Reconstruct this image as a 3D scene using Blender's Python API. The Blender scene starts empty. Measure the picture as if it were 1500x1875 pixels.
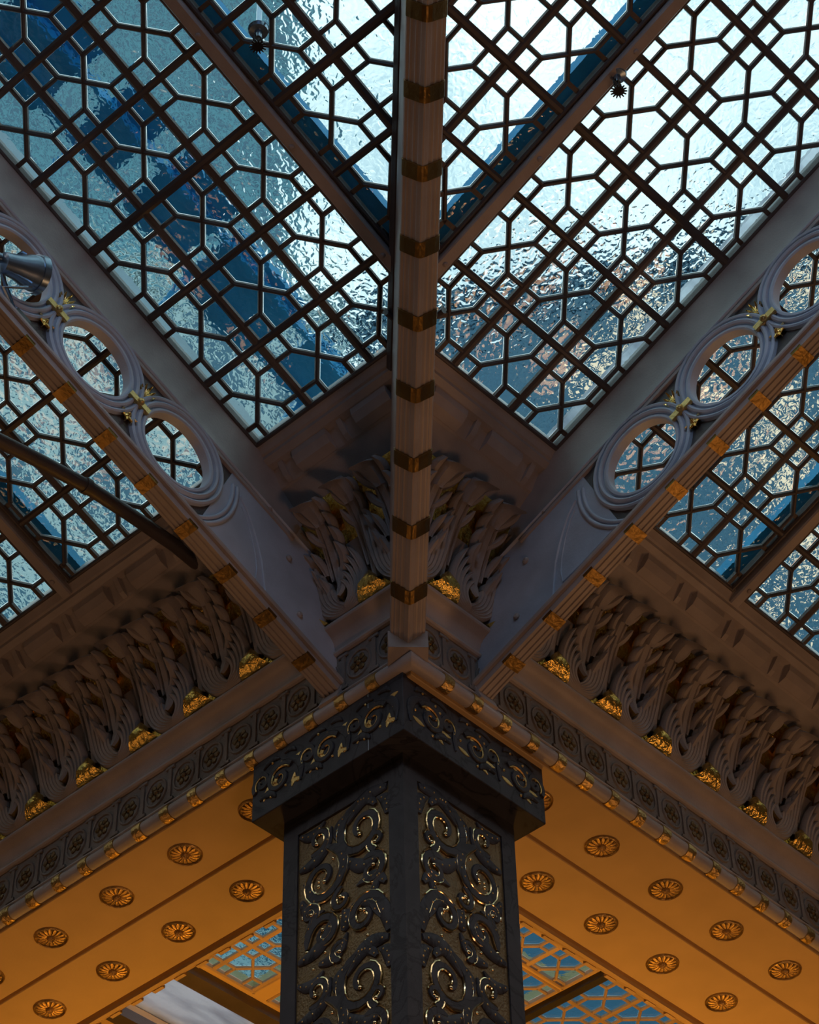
import bpy, bmesh, math, random
from mathutils import Vector, Matrix
random.seed(7)
sc = bpy.context.scene
COL = sc.collection
PI = math.pi

# ------------------------------------------------------------------ camera
cam = bpy.data.cameras.new('camera')
cam.sensor_fit = 'VERTICAL'
cam.sensor_height = 36.0
cam.lens = 4405.49 / 1875 * 36.0
cam.clip_end = 400
camo = bpy.data.objects.new('camera', cam)
COL.objects.link(camo)
Rr = (0.68356988, -0.72966312, -0.01799875)
Uu = (-0.50664897, -0.49210585, 0.70791147)
Ff = (0.52539418, 0.47478791, 0.7060718)
CP = (-5.656686, -5.174913, -6.710793)
camo.matrix_world = Matrix(((Rr[0], Uu[0], -Ff[0], CP[0]), (Rr[1], Uu[1], -Ff[1], CP[1]),
                            (Rr[2], Uu[2], -Ff[2], CP[2]), (0, 0, 0, 1)))
sc.camera = camo
# ------------------------------------------------------------------ view
sc.view_settings.view_transform = 'Standard'
sc.view_settings.look = 'None'
sc.view_settings.gamma = 1
sc.view_settings.use_curve_mapping = False
sc.view_settings.exposure = 0.0
sc.cycles.use_denoising = True
sc.cycles.max_bounces = 10
sc.cycles.transmission_bounces = 8
sc.cycles.caustics_refractive = True
sc.cycles.caustics_reflective = False
sc.cycles.sample_clamp_indirect = 6.0
# ------------------------------------------------------------------ sky: pale evening sky with soft cloud, dark ground
SKY_STRENGTH = 1.65
world = bpy.data.worlds.new('world')
sc.world = world
world.use_nodes = True
wn, wl = world.node_tree.nodes, world.node_tree.links
wn.clear()
wo = wn.new('ShaderNodeOutputWorld')
bg = wn.new('ShaderNodeBackground')
tc = wn.new('ShaderNodeTexCoord')
sep = wn.new('ShaderNodeSeparateXYZ')
ramp = wn.new('ShaderNodeValToRGB')
ramp.color_ramp.elements[0].position = 0.49
ramp.color_ramp.elements[0].color = (0.01, 0.012, 0.014, 1)
ramp.color_ramp.elements[1].position = 0.51
ramp.color_ramp.elements[1].color = (0.60, 0.66, 0.68, 1)
e = ramp.color_ramp.elements.new(0.8)
e.color = (1.05, 0.95, 0.90, 1)
e = ramp.color_ramp.elements.new(1.0)
e.color = (1.0, 0.92, 0.90, 1)
mp = wn.new('ShaderNodeMapRange')
mp.inputs[1].default_value = -1
mp.inputs[2].default_value = 1
nz = wn.new('ShaderNodeTexNoise')
nz.inputs['Scale'].default_value = 7.0
nz.inputs['Detail'].default_value = 4
mx = wn.new('ShaderNodeMix')
mx.data_type = 'RGBA'
mx.blend_type = 'MULTIPLY'
mx.inputs[0].default_value = 1.0
cr = wn.new('ShaderNodeValToRGB')
cr.color_ramp.elements[0].position = 0.35
cr.color_ramp.elements[0].color = (0.40, 0.50, 0.56, 1)
cr.color_ramp.elements[1].position = 0.62
cr.color_ramp.elements[1].color = (1.30, 1.20, 1.10, 1)
wl.new(tc.outputs['Generated'], sep.inputs[0])
wl.new(sep.outputs['Z'], mp.inputs[0])
wl.new(mp.outputs[0], ramp.inputs[0])
wl.new(tc.outputs['Generated'], nz.inputs['Vector'])
wl.new(nz.outputs['Fac'], cr.inputs[0])
wl.new(ramp.outputs[0], mx.inputs['A'])
wl.new(cr.outputs[0], mx.inputs['B'])
wl.new(mx.outputs['Result'], bg.inputs['Color'])
bg.inputs['Strength'].default_value = SKY_STRENGTH
wl.new(bg.outputs[0], wo.inputs[0])

# ------------------------------------------------------------------ warm lamps of the hall below, with unseen fills added
def disk(name, loc, target, size, power, col, spread=180):
    l = bpy.data.lights.new(name, 'AREA')
    l.shape = 'DISK'
    l.size = size
    l.energy = power
    l.color = col
    l.spread = math.radians(spread)
    o = bpy.data.objects.new(name, l)
    COL.objects.link(o)
    o.location = loc
    d = Vector(target) - Vector(loc)
    o.rotation_euler = d.to_track_quat('-Z', 'Y').to_euler()
    return o
WARM = (1.0, 0.43, 0.055)
disk('ceiling_wash_lamp', (3.5, 3.4, -4.5), (3.3, 3.2, 0), 0.8, 72, WARM, 92)
disk('ceiling_wash_lamp', (2.9, 5.6, -4.5), (2.7, 5.4, 0), 0.8, 33, WARM, 92)
disk('ceiling_wash_lamp', (5.8, 2.9, -4.5), (5.6, 2.7, 0), 0.8, 46, WARM, 92)
disk('hall_fill_lamp', (4.6, -3.2, -5.0), (0.8, -0.2, 0.6), 1.6, 46, (1.0, 0.48, 0.20))
disk('hall_fill_lamp', (-3.2, 4.8, -5.0), (-0.2, 1.6, 0.6), 1.6, 23, (1.0, 0.48, 0.20))
disk('hall_fill_lamp', (-1.6, -4.0, -6.2), (-0.2, -0.3, 0.8), 1.2, 42, (1.0, 0.48, 0.25))  # unseen front fill, added to lift the dim centre leaves
disk('cool_sky_fill', (-4.2, -4.2, 3.0), (0, 0, 0.6), 2.4, 66, (0.36, 0.60, 1.0))  # added area light above the camera, standing in for sky on the ribs

# ------------------------------------------------------------------ materials
def newmat(name):
    m = bpy.data.materials.new(name)
    m.use_nodes = True
    return m, m.node_tree.nodes, m.node_tree.links, m.node_tree.nodes['Principled BSDF']
def noise_node(n, l, scale, detail=3, world=True):
    t = n.new('ShaderNodeTexNoise')
    t.inputs['Scale'].default_value = scale
    t.inputs['Detail'].default_value = detail
    g = n.new('ShaderNodeNewGeometry') if world else n.new('ShaderNodeTexCoord')
    l.new(g.outputs['Position' if world else 'Object'], t.inputs['Vector'])
    return t
def paint(name, col, rough=0.5, var=0.12, bump=0.15, bscale=90, metal=0.0):
    m, n, l, b = newmat(name)
    b.inputs['Roughness'].default_value = rough
    b.inputs['Metallic'].default_value = metal
    t = noise_node(n, l, 6, 5)
    r = n.new('ShaderNodeValToRGB')
    r.color_ramp.elements[0].position = 0.3
    r.color_ramp.elements[1].position = 0.7
    r.color_ramp.elements[0].color = tuple(c * (1 - var) for c in col) + (1,)
    r.color_ramp.elements[1].color = tuple(min(1, c * (1 + var)) for c in col) + (1,)
    l.new(t.outputs['Fac'], r.inputs[0])
    l.new(r.outputs[0], b.inputs['Base Color'])
    if bump:
        t2 = noise_node(n, l, bscale, 4)
        bp = n.new('ShaderNodeBump')
        bp.inputs['Strength'].default_value = bump
        bp.inputs['Distance'].default_value = 0.01
        l.new(t2.outputs['Fac'], bp.inputs['Height'])
        l.new(bp.outputs[0], b.inputs['Normal'])
    return m
M = {}
M['web'] = paint('daylit_web_paint', (0.48, 0.54, 0.64), 0.5)  # iron paint with cool daylight put into its colour
M['paint'] = paint('cream_iron_paint', (0.40, 0.36, 0.34), 0.45)
M['soffit'] = paint('lamplit_soffit_paint', (0.54, 0.37, 0.17), 0.55, 0.05, 0.08, 60)  # cream soffit with the orange lamplight put into its colour
M['plaster'] = paint('cream_plaster', (0.36, 0.33, 0.31), 0.6, 0.14, 0.3, 120)
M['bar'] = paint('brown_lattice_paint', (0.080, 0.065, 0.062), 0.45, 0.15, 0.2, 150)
M['gold'] = paint('gold_leaf', (1.0, 0.68, 0.16), 0.24, 0.1, 0.9, 45, 1.0)
M['gold_dull'] = paint('aged_gold', (0.62, 0.42, 0.15), 0.36, 0.2, 0.6, 70, 1.0)
M['gold_band'] = paint('dark_gold_band', (0.25, 0.155, 0.045), 0.40, 0.3, 0.3, 40, 1.0)  # darker gold for the rib bands
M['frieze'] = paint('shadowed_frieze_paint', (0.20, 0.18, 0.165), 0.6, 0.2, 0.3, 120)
M['gold_edge'] = paint('dim_gold_edge', (0.34, 0.20, 0.06), 0.38, 0.3, 0.4, 90, 1.0)
M['gold_rose'] = paint('rubbed_gold', (0.58, 0.38, 0.14), 0.42, 0.2, 0.5, 90, 0.7)
M['gold_fine'] = paint('burnished_gold', (1.0, 0.76, 0.40), 0.16, 0.05, 0.1, 60, 1.0)
M['gold_ground'] = paint('gilded_stone_ground', (0.14, 0.09, 0.03), 0.38, 0.25, 0.5, 90, 0.5)
M['dark'] = paint('joint_shadow_black', (0.03, 0.026, 0.022), 0.6)
M['black'] = paint('black_enamel', (0.02, 0.02, 0.022), 0.3, 0.1, 0)
M['chrome'] = paint('smoky_metal', (0.30, 0.40, 0.50), 0.25, 0.1, 0, 60, 0.9)
M['flash'] = paint('outer_zinc_flashing', (0.50, 0.62, 0.66), 0.5)
M['deck'] = paint('outer_blue_roofing', (0.02, 0.33, 0.60), 0.6)
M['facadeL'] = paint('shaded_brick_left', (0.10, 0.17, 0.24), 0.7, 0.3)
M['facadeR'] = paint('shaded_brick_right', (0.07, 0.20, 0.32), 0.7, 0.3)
M['bar_lit'] = paint('lamplit_lattice_paint', (0.42, 0.30, 0.19), 0.5)  # lattice paint lightened, warm lamplight put into its colour
M['floor'] = paint('dark_mosaic_floor', (0.08, 0.07, 0.06), 0.4)
M['wall'] = paint('hall_wall_paint', (0.16, 0.12, 0.09), 0.7)
M['pane_far'] = paint('far_window_glass', (0.03, 0.17, 0.28), 0.3)
def emat(name, col, s):
    m, n, l, b = newmat(name)
    b.inputs['Base Color'].default_value = (0, 0, 0, 1)
    b.inputs['Emission Color'].default_value = col + (1,)
    b.inputs['Emission Strength'].default_value = s
    return m
M['lit'] = emat('lit_far_window', (1.0, 0.62, 0.40), 1.5)
# veined grey marble
m, n, l, b = newmat('grey_veined_marble')
t = noise_node(n, l, 3.5, 7)
t.inputs['Distortion'].default_value = 1.6
r = n.new('ShaderNodeValToRGB')
els = r.color_ramp.elements
els[0].position = 0.33; els[0].color = (0.026, 0.028, 0.034, 1)
els[1].position = 0.70; els[1].color = (0.050, 0.051, 0.060, 1)
x = els.new(0.47); x.color = (0.038, 0.039, 0.046, 1)
x = els.new(0.50); x.color = (0.016, 0.017, 0.021, 1)
x = els.new(0.53); x.color = (0.040, 0.041, 0.047, 1)
l.new(t.outputs['Fac'], r.inputs[0]); l.new(r.outputs[0], b.inputs['Base Color'])
b.inputs['Roughness'].default_value = 0.5
b.inputs['Specular IOR Level'].default_value = 0.22
t2 = noise_node(n, l, 140, 3)
bp = n.new('ShaderNodeBump'); bp.inputs['Strength'].default_value = 0.12; bp.inputs['Distance'].default_value = 0.006
l.new(t2.outputs['Fac'], bp.inputs['Height']); l.new(bp.outputs[0], b.inputs['Normal'])
M['marble'] = m
# hammered cathedral glass
def glassmat(name, col, strength, dist=0.012):
    m, n, l, b = newmat(name)
    b.inputs['Base Color'].default_value = col + (1,)
    b.inputs['Roughness'].default_value = 0.03
    b.inputs['IOR'].default_value = 1.45
    b.inputs['Transmission Weight'].default_value = 1.0
    g = n.new('ShaderNodeNewGeometry')
    mpn = n.new('ShaderNodeMapping')
    mpn.inputs['Scale'].default_value = (1.0, 1.0, 1.0)
    l.new(g.outputs['Position'], mpn.inputs['Vector'])
    a = n.new('ShaderNodeTexNoise'); a.inputs['Scale'].default_value = 30; a.inputs['Detail'].default_value = 0.5
    a.inputs['Distortion'].default_value = 0.6
    c = n.new('ShaderNodeTexNoise'); c.inputs['Scale'].default_value = 6; c.inputs['Detail'].default_value = 2
    l.new(mpn.outputs[0], a.inputs['Vector']); l.new(mpn.outputs[0], c.inputs['Vector'])
    mt = n.new('ShaderNodeMath'); mt.operation = 'MULTIPLY'
    l.new(a.outputs['Fac'], mt.inputs[0]); l.new(c.outputs['Fac'], mt.inputs[1])
    bp = n.new('ShaderNodeBump'); bp.inputs['Strength'].default_value = strength; bp.inputs['Distance'].default_value = dist
    l.new(mt.outputs[0], bp.inputs['Height']); l.new(bp.outputs[0], b.inputs['Normal'])
    return m
M['glass'] = glassmat('hammered_teal_glass', (0.52, 0.82, 0.925), 1.0, 0.0056)
M['glass_in'] = glassmat('dark_teal_glass', (0.34, 0.66, 0.80), 1.0, 0.006)
M['frost'] = glassmat('frosted_pane_glass', (0.85, 0.88, 0.95), 0.6, 0.01)
M['frost'].node_tree.nodes['Principled BSDF'].inputs['Roughness'].default_value = 0.6

fn, flk = M['frost'].node_tree.nodes, M['frost'].node_tree.links
fg = fn.new('ShaderNodeNewGeometry'); fm = fn.new('ShaderNodeMapping'); ft = fn.new('ShaderNodeTexNoise'); fr_ = fn.new('ShaderNodeValToRGB')
fm.inputs['Rotation'].default_value = (0, 0, -PI/4); fm.inputs['Scale'].default_value = (1.2, 7, 1)
ft.inputs['Scale'].default_value = 1.6; ft.inputs['Detail'].default_value = 4
fr_.color_ramp.elements[0].position = .35; fr_.color_ramp.elements[0].color = (.45, .47, .55, 1)
fr_.color_ramp.elements[1].position = .62; fr_.color_ramp.elements[1].color = (.80, .83, .90, 1)
flk.new(fg.outputs['Position'], fm.inputs[0]); flk.new(fm.outputs[0], ft.inputs['Vector']); flk.new(ft.outputs['Fac'], fr_.inputs[0])
flk.new(fr_.outputs[0], fn['Principled BSDF'].inputs['Base Color'])
# ------------------------------------------------------------------ mesh helpers
class MB:
    def __init__(self):
        self.v, self.f, self.m = [], [], []
    def add(self, vs, fs, mi=0):
        o = len(self.v)
        self.v += [tuple(p) for p in vs]
        self.f += [tuple(i + o for i in f) for f in fs]
        self.m += [mi] * len(fs)
    def box(self, a, b, mi=0):
        x0, y0, z0 = a; x1, y1, z1 = b
        self.add([(x0,y0,z0),(x1,y0,z0),(x1,y1,z0),(x0,y1,z0),(x0,y0,z1),(x1,y0,z1),(x1,y1,z1),(x0,y1,z1)],
                 [(0,3,2,1),(4,5,6,7),(0,1,5,4),(1,2,6,5),(2,3,7,6),(3,0,4,7)], mi)
    def loops(self, loops, mi=0, caps=True, closed=False):
        n = len(loops[0]); fs = []
        vs = [p for lp in loops for p in lp]
        R = len(loops)
        for i in range(R if closed else R - 1):
            for j in range(n):
                a = i*n+j; b = i*n+(j+1) % n; c = ((i+1) % R)*n+(j+1) % n; d = ((i+1) % R)*n+j
                fs.append((a, b, c, d))
        if caps and not closed:
            fs.append(tuple(range(n-1, -1, -1)))
            fs.append(tuple(range((R-1)*n, R*n)))
        self.add(vs, fs, mi)
    def tube(self, pts, r, seg=6, mi=0, closed=False, flat=1.0, nrm=None):
        loops = []
        P = [Vector(p) for p in pts]
        for i, p in enumerate(P):
            if closed: t = P[(i+1) % len(P)] - P[i-1]
            else: t = P[min(i+1, len(P)-1)] - P[max(i-1, 0)]
            t.normalize()
            a = Vector(nrm) if nrm else (Vector((0,0,1)) if abs(t.z) < .9 else Vector((1,0,0)))
            s = t.cross(a).normalized(); u = s.cross(t)
            rr = r[i] if isinstance(r, (list, tuple)) else r
            loops.append([p + s*rr*math.cos(2*PI*k/seg) + u*rr*flat*math.sin(2*PI*k/seg) for k in range(seg)])
        self.loops(loops, mi, True, closed)
    def prism(self, poly, z0, z1, inset=0.0, mi=0):
        n = len(poly)
        if inset:
            cx = sum(p[0] for p in poly)/n; cy = sum(p[1] for p in poly)/n
            lo = []
            for (x, y) in poly:
                d = math.hypot(x-cx, y-cy); k = max(0.2, 1-inset*1.3/max(d, 1e-6))
                lo.append((cx+(x-cx)*k, cy+(y-cy)*k, z0))
            self.loops([lo, [(x, y, z0+inset) for x, y in poly], [(x, y, z1) for x, y in poly]], mi)
        else:
            self.loops([[(x, y, z0) for x, y in poly], [(x, y, z1) for x, y in poly]], mi)
    def mesh(self, name, mats, fmap=None, smooth=False):
        me = bpy.data.meshes.new(name)
        vs = [fmap(p) for p in self.v] if fmap else self.v
        me.from_pydata([tuple(v) for v in vs], [], self.f)
        for mm in mats: me.materials.append(M[mm])
        me.polygons.foreach_set('material_index', self.m)
        bm = bmesh.new(); bm.from_mesh(me)
        bmesh.ops.recalc_face_normals(bm, faces=bm.faces)
        bm.to_mesh(me); bm.free()
        if smooth:
            me.polygons.foreach_set('use_smooth', [True]*len(me.polygons))
            try: me.set_sharp_from_angle(angle=math.radians(smooth if smooth is not True else 40))
            except Exception: pass
        me.update()
        return me
def obj(name, me, parent=None, loc=(0, 0, 0)):
    o = bpy.data.objects.new(name, me); COL.objects.link(o)
    o.location = Vector(loc)
    if parent is not None:
        o.parent = parent
        p = parent; base = Vector((0, 0, 0))
        while p is not None:
            base += p.location; p = p.parent
        o.location = Vector(loc) - base
    return o
def thing(name, label, cat, loc=(0, 0, 0), group=None):
    o = bpy.data.objects.new(name, None); COL.objects.link(o)
    o.empty_display_size = 0.1
    o.location = loc; o['label'] = label; o['category'] = cat
    if group: o['group'] = group
    return o
def tag(o, label, cat, group=None):
    o['label'] = label; o['category'] = cat
    if group: o['group'] = group
    return o
def struct(name, me, label=None):
    o = obj(name, me); o['kind'] = 'structure'
    if label: o['label'] = label
    return o

# ------------------------------------------------------------------ frames. s along the wall from the corner, n outwards, z up
O = -0.05
K = 0.42
C_ = 1/math.sqrt(1+K*K); S_ = K*C_
def lin(side, p):
    s, n, z = p
    return Vector((-n, s, z)) if side == 'A' else Vector((s, -n, z))
def W(side, s, n, z):
    return lin(side, (s, n, z)) + Vector((0, O, 0))
def FW(side): return lambda p: W(side, *p)
def FL(side): return lambda p: lin(side, p)
# glass plane coordinates: s, v up the slope, e normal
def G(s, v, e): return (s, 0.55 + v*C_ - e*S_, 1.221 + v*S_ + e*C_)
def Glin(s, v, e): return (s, v*C_ - e*S_, v*S_ + e*C_)
SIDES = {'A': 'left', 'B': 'right'}
SEND = 8.0

def sweep(side, prof, s1=SEND, s0=None, mats=('paint',), name='moulding', parent=None, smooth=False):
    mb = MB()
    a = [((-n if s0 is None else s0), n, z) for n, z in prof]
    b = [(s1, n, z) for n, z in prof]
    mb.loops([a, b])
    return obj(name, mb.mesh(name, mats, FW(side), smooth), parent)

def clip(poly, f):
    out = []
    for i in range(len(poly)):
        a, b = poly[i], poly[(i+1) % len(poly)]
        fa, fb = f(a), f(b)
        if fa >= 0: out.append(a)
        if (fa >= 0) != (fb >= 0):
            t = fa/(fa-fb); out.append((a[0]+(b[0]-a[0])*t, a[1]+(b[1]-a[1])*t))
    return out
def area(p):
    return abs(sum(p[i][0]*p[(i+1) % len(p)][1]-p[(i+1) % len(p)][0]*p[i][1] for i in range(len(p))))/2 if len(p) > 2 else 0

# ================================================================== SETTING
def slab(name, a, b, mat, label=None):
    mb = MB(); mb.box(a, b)
    return struct(name, mb.mesh(name, (mat,)), label)
slab('floor', (-13, -13, -8.5), (13, 13, -8.3), 'floor')
slab('wall_left', (-13, 12.8, -8.3), (13, 13, 3.1), 'wall')
slab('wall_right', (12.8, -13, -8.3), (13, 12.8, 3.1), 'wall')
slab('wall_back', (-13, -13, -8.3), (-12.8, 12.8, 6.6), 'wall')
slab('wall_front', (-12.8, -13, -8.3), (12.8, -12.8, 6.6), 'wall')
slab('wall_left_gable', (-12.8, 12.8, 3.1), (-1.2, 13, 6.6), 'wall')
slab('wall_right_gable', (12.8, -12.8, 3.1), (13, -1.2, 6.6), 'wall')
# solid core of the entablature behind the carved cornice, one per wall
core = [(-0.86, 0.0), (-0.02, 0.0), (-0.02, 0.42), (0.03, 0.60), (0.09, 0.80), (0.20, 0.98), (0.36, 1.09),
        (0.455, 1.165), (0.455, 1.30), (-0.60, 1.30), (-0.60, 2.8), (-0.86, 2.8)]
for sd in 'AB':
    mb = MB()
    mb.loops([[(-n, n, z) for n, z in core], [(12.7 if n < 2 else 0, n, z) for n, z in core]])
    me = mb.mesh('entablature_core', ('plaster',), FW(sd))
    struct('trim_1' if sd == 'A' else 'trim_2', me, 'plain core of the %s entablature behind the leaf cornice' % SIDES[sd])

# ================================================================== PIER
pier = thing('marble_pier', 'square grey marble pier with gilded scroll carving, its corner facing the viewer', 'pier', (0.45, 0.45, -8.3))
mb = MB(); mb.box((0.112, 0.112, -8.05), (0.80, 0.80, -0.365))
obj('shaft', mb.mesh('shaft', ('marble',)), pier)
# shaft panels (raised margins) on the two visible faces; ground recessed, carving raised
CT, CB = -0.015, -0.33
mb = MB(); mb.box((0, 0, CB), (0.9, 0.9, CT))
bm_me = mb.mesh('capital', ('marble',))
cap = obj('capital', bm_me, pier)
jb = MB(); jb.box((-0.0012, .200, CB+.002), (0.002, .2025, CT-.002)); obj('joint', jb.mesh('joint', ('flash',)), cap)
bv = cap.modifiers.new('b', 'BEVEL'); bv.width = 0.004; bv.segments = 2
mb = MB(); mb.box((0.05, 0.05, -8.3), (0.85, 0.85, -8.05)); mb.box((0.02, 0.02, -8.3), (0.88, 0.88, -8.2))
obj('plinth', mb.mesh('plinth', ('marble',)), pier)
mb = MB(); mb.box((0.106, 0.106, -0.375), (0.806, 0.806, -0.33))
obj('necking', mb.mesh('necking', ('marble',)), pier)

def face_map(side, off):      # u from the front corner, w = z, d outwards; plane at distance off behind the capital corner
    def f(p):
        u, w, d = p
        return Vector((off - d, off + u, w)) if side == 'A' else Vector((off + u, off - d, w))
    return f
def face_lin(side):
    def f(p):
        u, w, d = p
        return Vector((-d, u, w)) if side == 'A' else Vector((u, -d, w))
    return f
def ribbon(mb, pts, wid, d0, d1, mi=0, bev=0.25):
    """flat raised band following pts (u,w) with half widths wid, from depth d0 up to d1"""
    n = len(pts); L = []
    for i in range(n):
        a = Vector(pts[max(i-1, 0)]); b = Vector(pts[min(i+1, n-1)])
        t = (b-a).normalized(); s = Vector((-t.y, t.x)); p = Vector(pts[i]); w = wid[i]
        q = []
        for k, dd in ((-1, d0), (-1, d0+(d1-d0)*.6), (-(1-bev), d1), ((1-bev), d1), (1, d0+(d1-d0)*.6), (1, d0)):
            x = p+s*(w*k); q.append((x.x, x.y, dd))
        L.append(q)
    mb.loops(L, mi)
def spiral(cx, cy, r0, r1, a0, a1, n=22, tail=None):
    P = []
    for i in range(n+1):
        t = i/n; r = r0+(r1-r0)*t**0.8; a = a0+(a1-a0)*t
        P.append((cx+r*math.cos(a), cy+r*math.sin(a)))
    return (list(tail) if tail else []) + P
def bead(mb, u, w, r, d, mi=0, seg=8):
    L = []
    for k, (rr, dd) in enumerate(((1, 0), (.92, .5), (.6, .85), (.12, 1))):
        L.append([(u+r*rr*math.cos(2*PI*j/seg), w+r*rr*math.sin(2*PI*j/seg), d+r*.9*dd) for j in range(seg)])
    mb.loops(L, mi)

def scroll_unit(P, mirror=1, wire=True):
    """one carved scroll as (stone, gold) builders"""
    st, go = MB(), MB()
    pts, w0, w1 = P
    n = len(pts)
    wid = [(w0+(w1-w0)*i/(n-1))*1.15 for i in range(n)]
    wid[0] *= .35
    ribbon(st, pts, wid, -0.012, 0.001)
    # gilt edge wire hugging the inner edge
    for sd_ in (1, -1):
        wp = []
        for i in range(n):
            a = Vector(pts[max(i-1, 0)]); b = Vector(pts[min(i+1, n-1)])
            t = (b-a).normalized(); q_ = Vector((-t.y, t.x)); p = Vector(pts[i])+q_*(wid[i]+.003)*mirror*sd_
            wp.append((p.x, p.y, -0.003))
        if sd_ == -1: wp = wp[2:n*2//3]
        go.tube(wp, 0.0042, 5)
    e_ = pts[-1]
    bead(go, e_[0], e_[1], 0.010, -0.003)
    return st, go

def carve_panel(side, parent, off, u0, u1, z_top, z_bot, per, name='relief_panel'):
    """recessed gilded ground, stone frame around it and carved scrollwork"""
    F = face_map(side, off); FLn = face_lin(side)
    mb = MB()
    mb.box((u0, z_bot, -0.02), (u1, z_top, -0.008))
    g = obj(name, mb.mesh('gilded_ground', ('gold_ground',), F), parent)
    g['label'] = 'recessed dull gold ground of the carved panel'
    u_c = (u0+u1)/2; hw = (u1-u0)/2
    # motifs in one period, z measured down from the top of the period
    mot = []
    def S(cx, cy, r0, r1, a0, a1, w0, w1, m=1, tail=None):
        mot.append((spiral(cx, cy, r0, r1, math.radians(a0), math.radians(a1), tail=tail), w0, w1, m))
    H = hw
    S(-.42*H, -.16, .150*H/.26, .03, 80, -420, .020, .010, -1)
    S(.45*H, -.30, .150*H/.26, .03, 100, 600, .021, .010, 1)
    S(.55*H, -.09, .075, .02, -60, -430, .014, .008, -1)
    S(-.62*H, -.40, .085, .02, 60, 480, .015, .008, 1)
    S(-.45*H, -.60, .110, .02, 200, -260, .018, .009, -1)
    S(.40*H, -.58, .105, .02, -20, 430, .018, .009, 1)
    S(.02*H, -.46, .060, .015, 90, -300, .013, .007, -1)
    S(.72*H, -.45, .055, .015, 250, -150, .012, .007, -1)
    S(-.72*H, -.26, .05, .014, -90, 300, .012, .007, 1)
    S(.05*H, -.70, .055, .014, 270, 640, .012, .007, 1)
    leafs = [((-.95*H, -.02), (-.10*H, -.10), .030), ((.95*H, -.20), (.25*H, -.06), .026), ((-.1*H, -.28), (-.85*H, -.34), .026),
             ((.1*H, -.36), (.1*H, -.20), .030), ((.95*H, -.66), (.2*H, -.50), .028), ((-.95*H, -.74), (-.2*H, -.52), .028),
             ((.9*H, -.36), (.4*H, -.47), .022), ((-.9*H, -.50), (-.3*H, -.44), .022), ((0, -.62), (0, -.52), .030),
             ((-.95*H, -.16), (-.75*H, -.05), .026), ((.95*H, -.02), (.4*H, -.01), .022), ((-.05*H, -.05), (.1*H, -.16), .024),
             ((.80*H, -.55), (.86*H, -.28), .018), ((-.86*H, -.42), (-.80*H, -.66), .018), ((.5*H, -.72), (-.1*H, -.64), .024), ((-.7*H, -.08), (-.2*H, -.02), .02)]
    sm, gm = [], []
    for (pts, w0, w1, m_) in mot:
        a, b = scroll_unit((pts, w0, w1), m_)
        sm.append(a.mesh('scroll', ('marble',), FLn, 35)); gm.append(b.mesh('gilt_wire', ('gold_fine',), FLn, 60))
    lm = []
    for (a, b, w) in leafs:
        st = MB(); n = 9
        A, B = Vector(a), Vector(b); dv = B-A; nn = Vector((-dv.y, dv.x))*.22
        pts = [tuple(A+dv*(i/n)+nn*math.sin(PI*i/n)) for i in range(n+1)]
        wid = [max(.003, w*math.sin(PI*min(1, (.08+i/n*.92)))**.7) for i in range(n+1)]
        ribbon(st, pts, [q*1.3 for q in wid], -0.012, 0.0005, 0, .3)
        mid = [(p[0], p[1], .001) for p in pts[1:-1]]
        for p in mid[::2]: bead(st, p[0], p[1], 0.005, -0.001, 1, 6)
        lm.append(st.mesh('leaf_scroll', ('marble', 'gold_dull'), FLn, 35))
    bd = MB()
    rr = random.Random(3)
    for i in range(26):
        bead(bd, rr.uniform(-.9, .9)*H, -rr.uniform(.01, per-.02), rr.uniform(.006, .010), -0.008)
    bdm = bd.mesh('gilt_beads', ('gold_fine',), FLn, 60)
    z = z_top; k = 0
    while z > z_bot + 0.05 and k < 5:
        base = F((u_c, z, 0))
        for me in sm: obj('scroll', me, g, base)
        for me in gm: obj('gilt_wire', me, g, base)
        for me in lm: obj('leaf_scroll', me, g, base)
        bo = obj('gilt_beads', bdm, g, base); bo['kind'] = 'stuff'
        z -= per; k += 1
    return g
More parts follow.
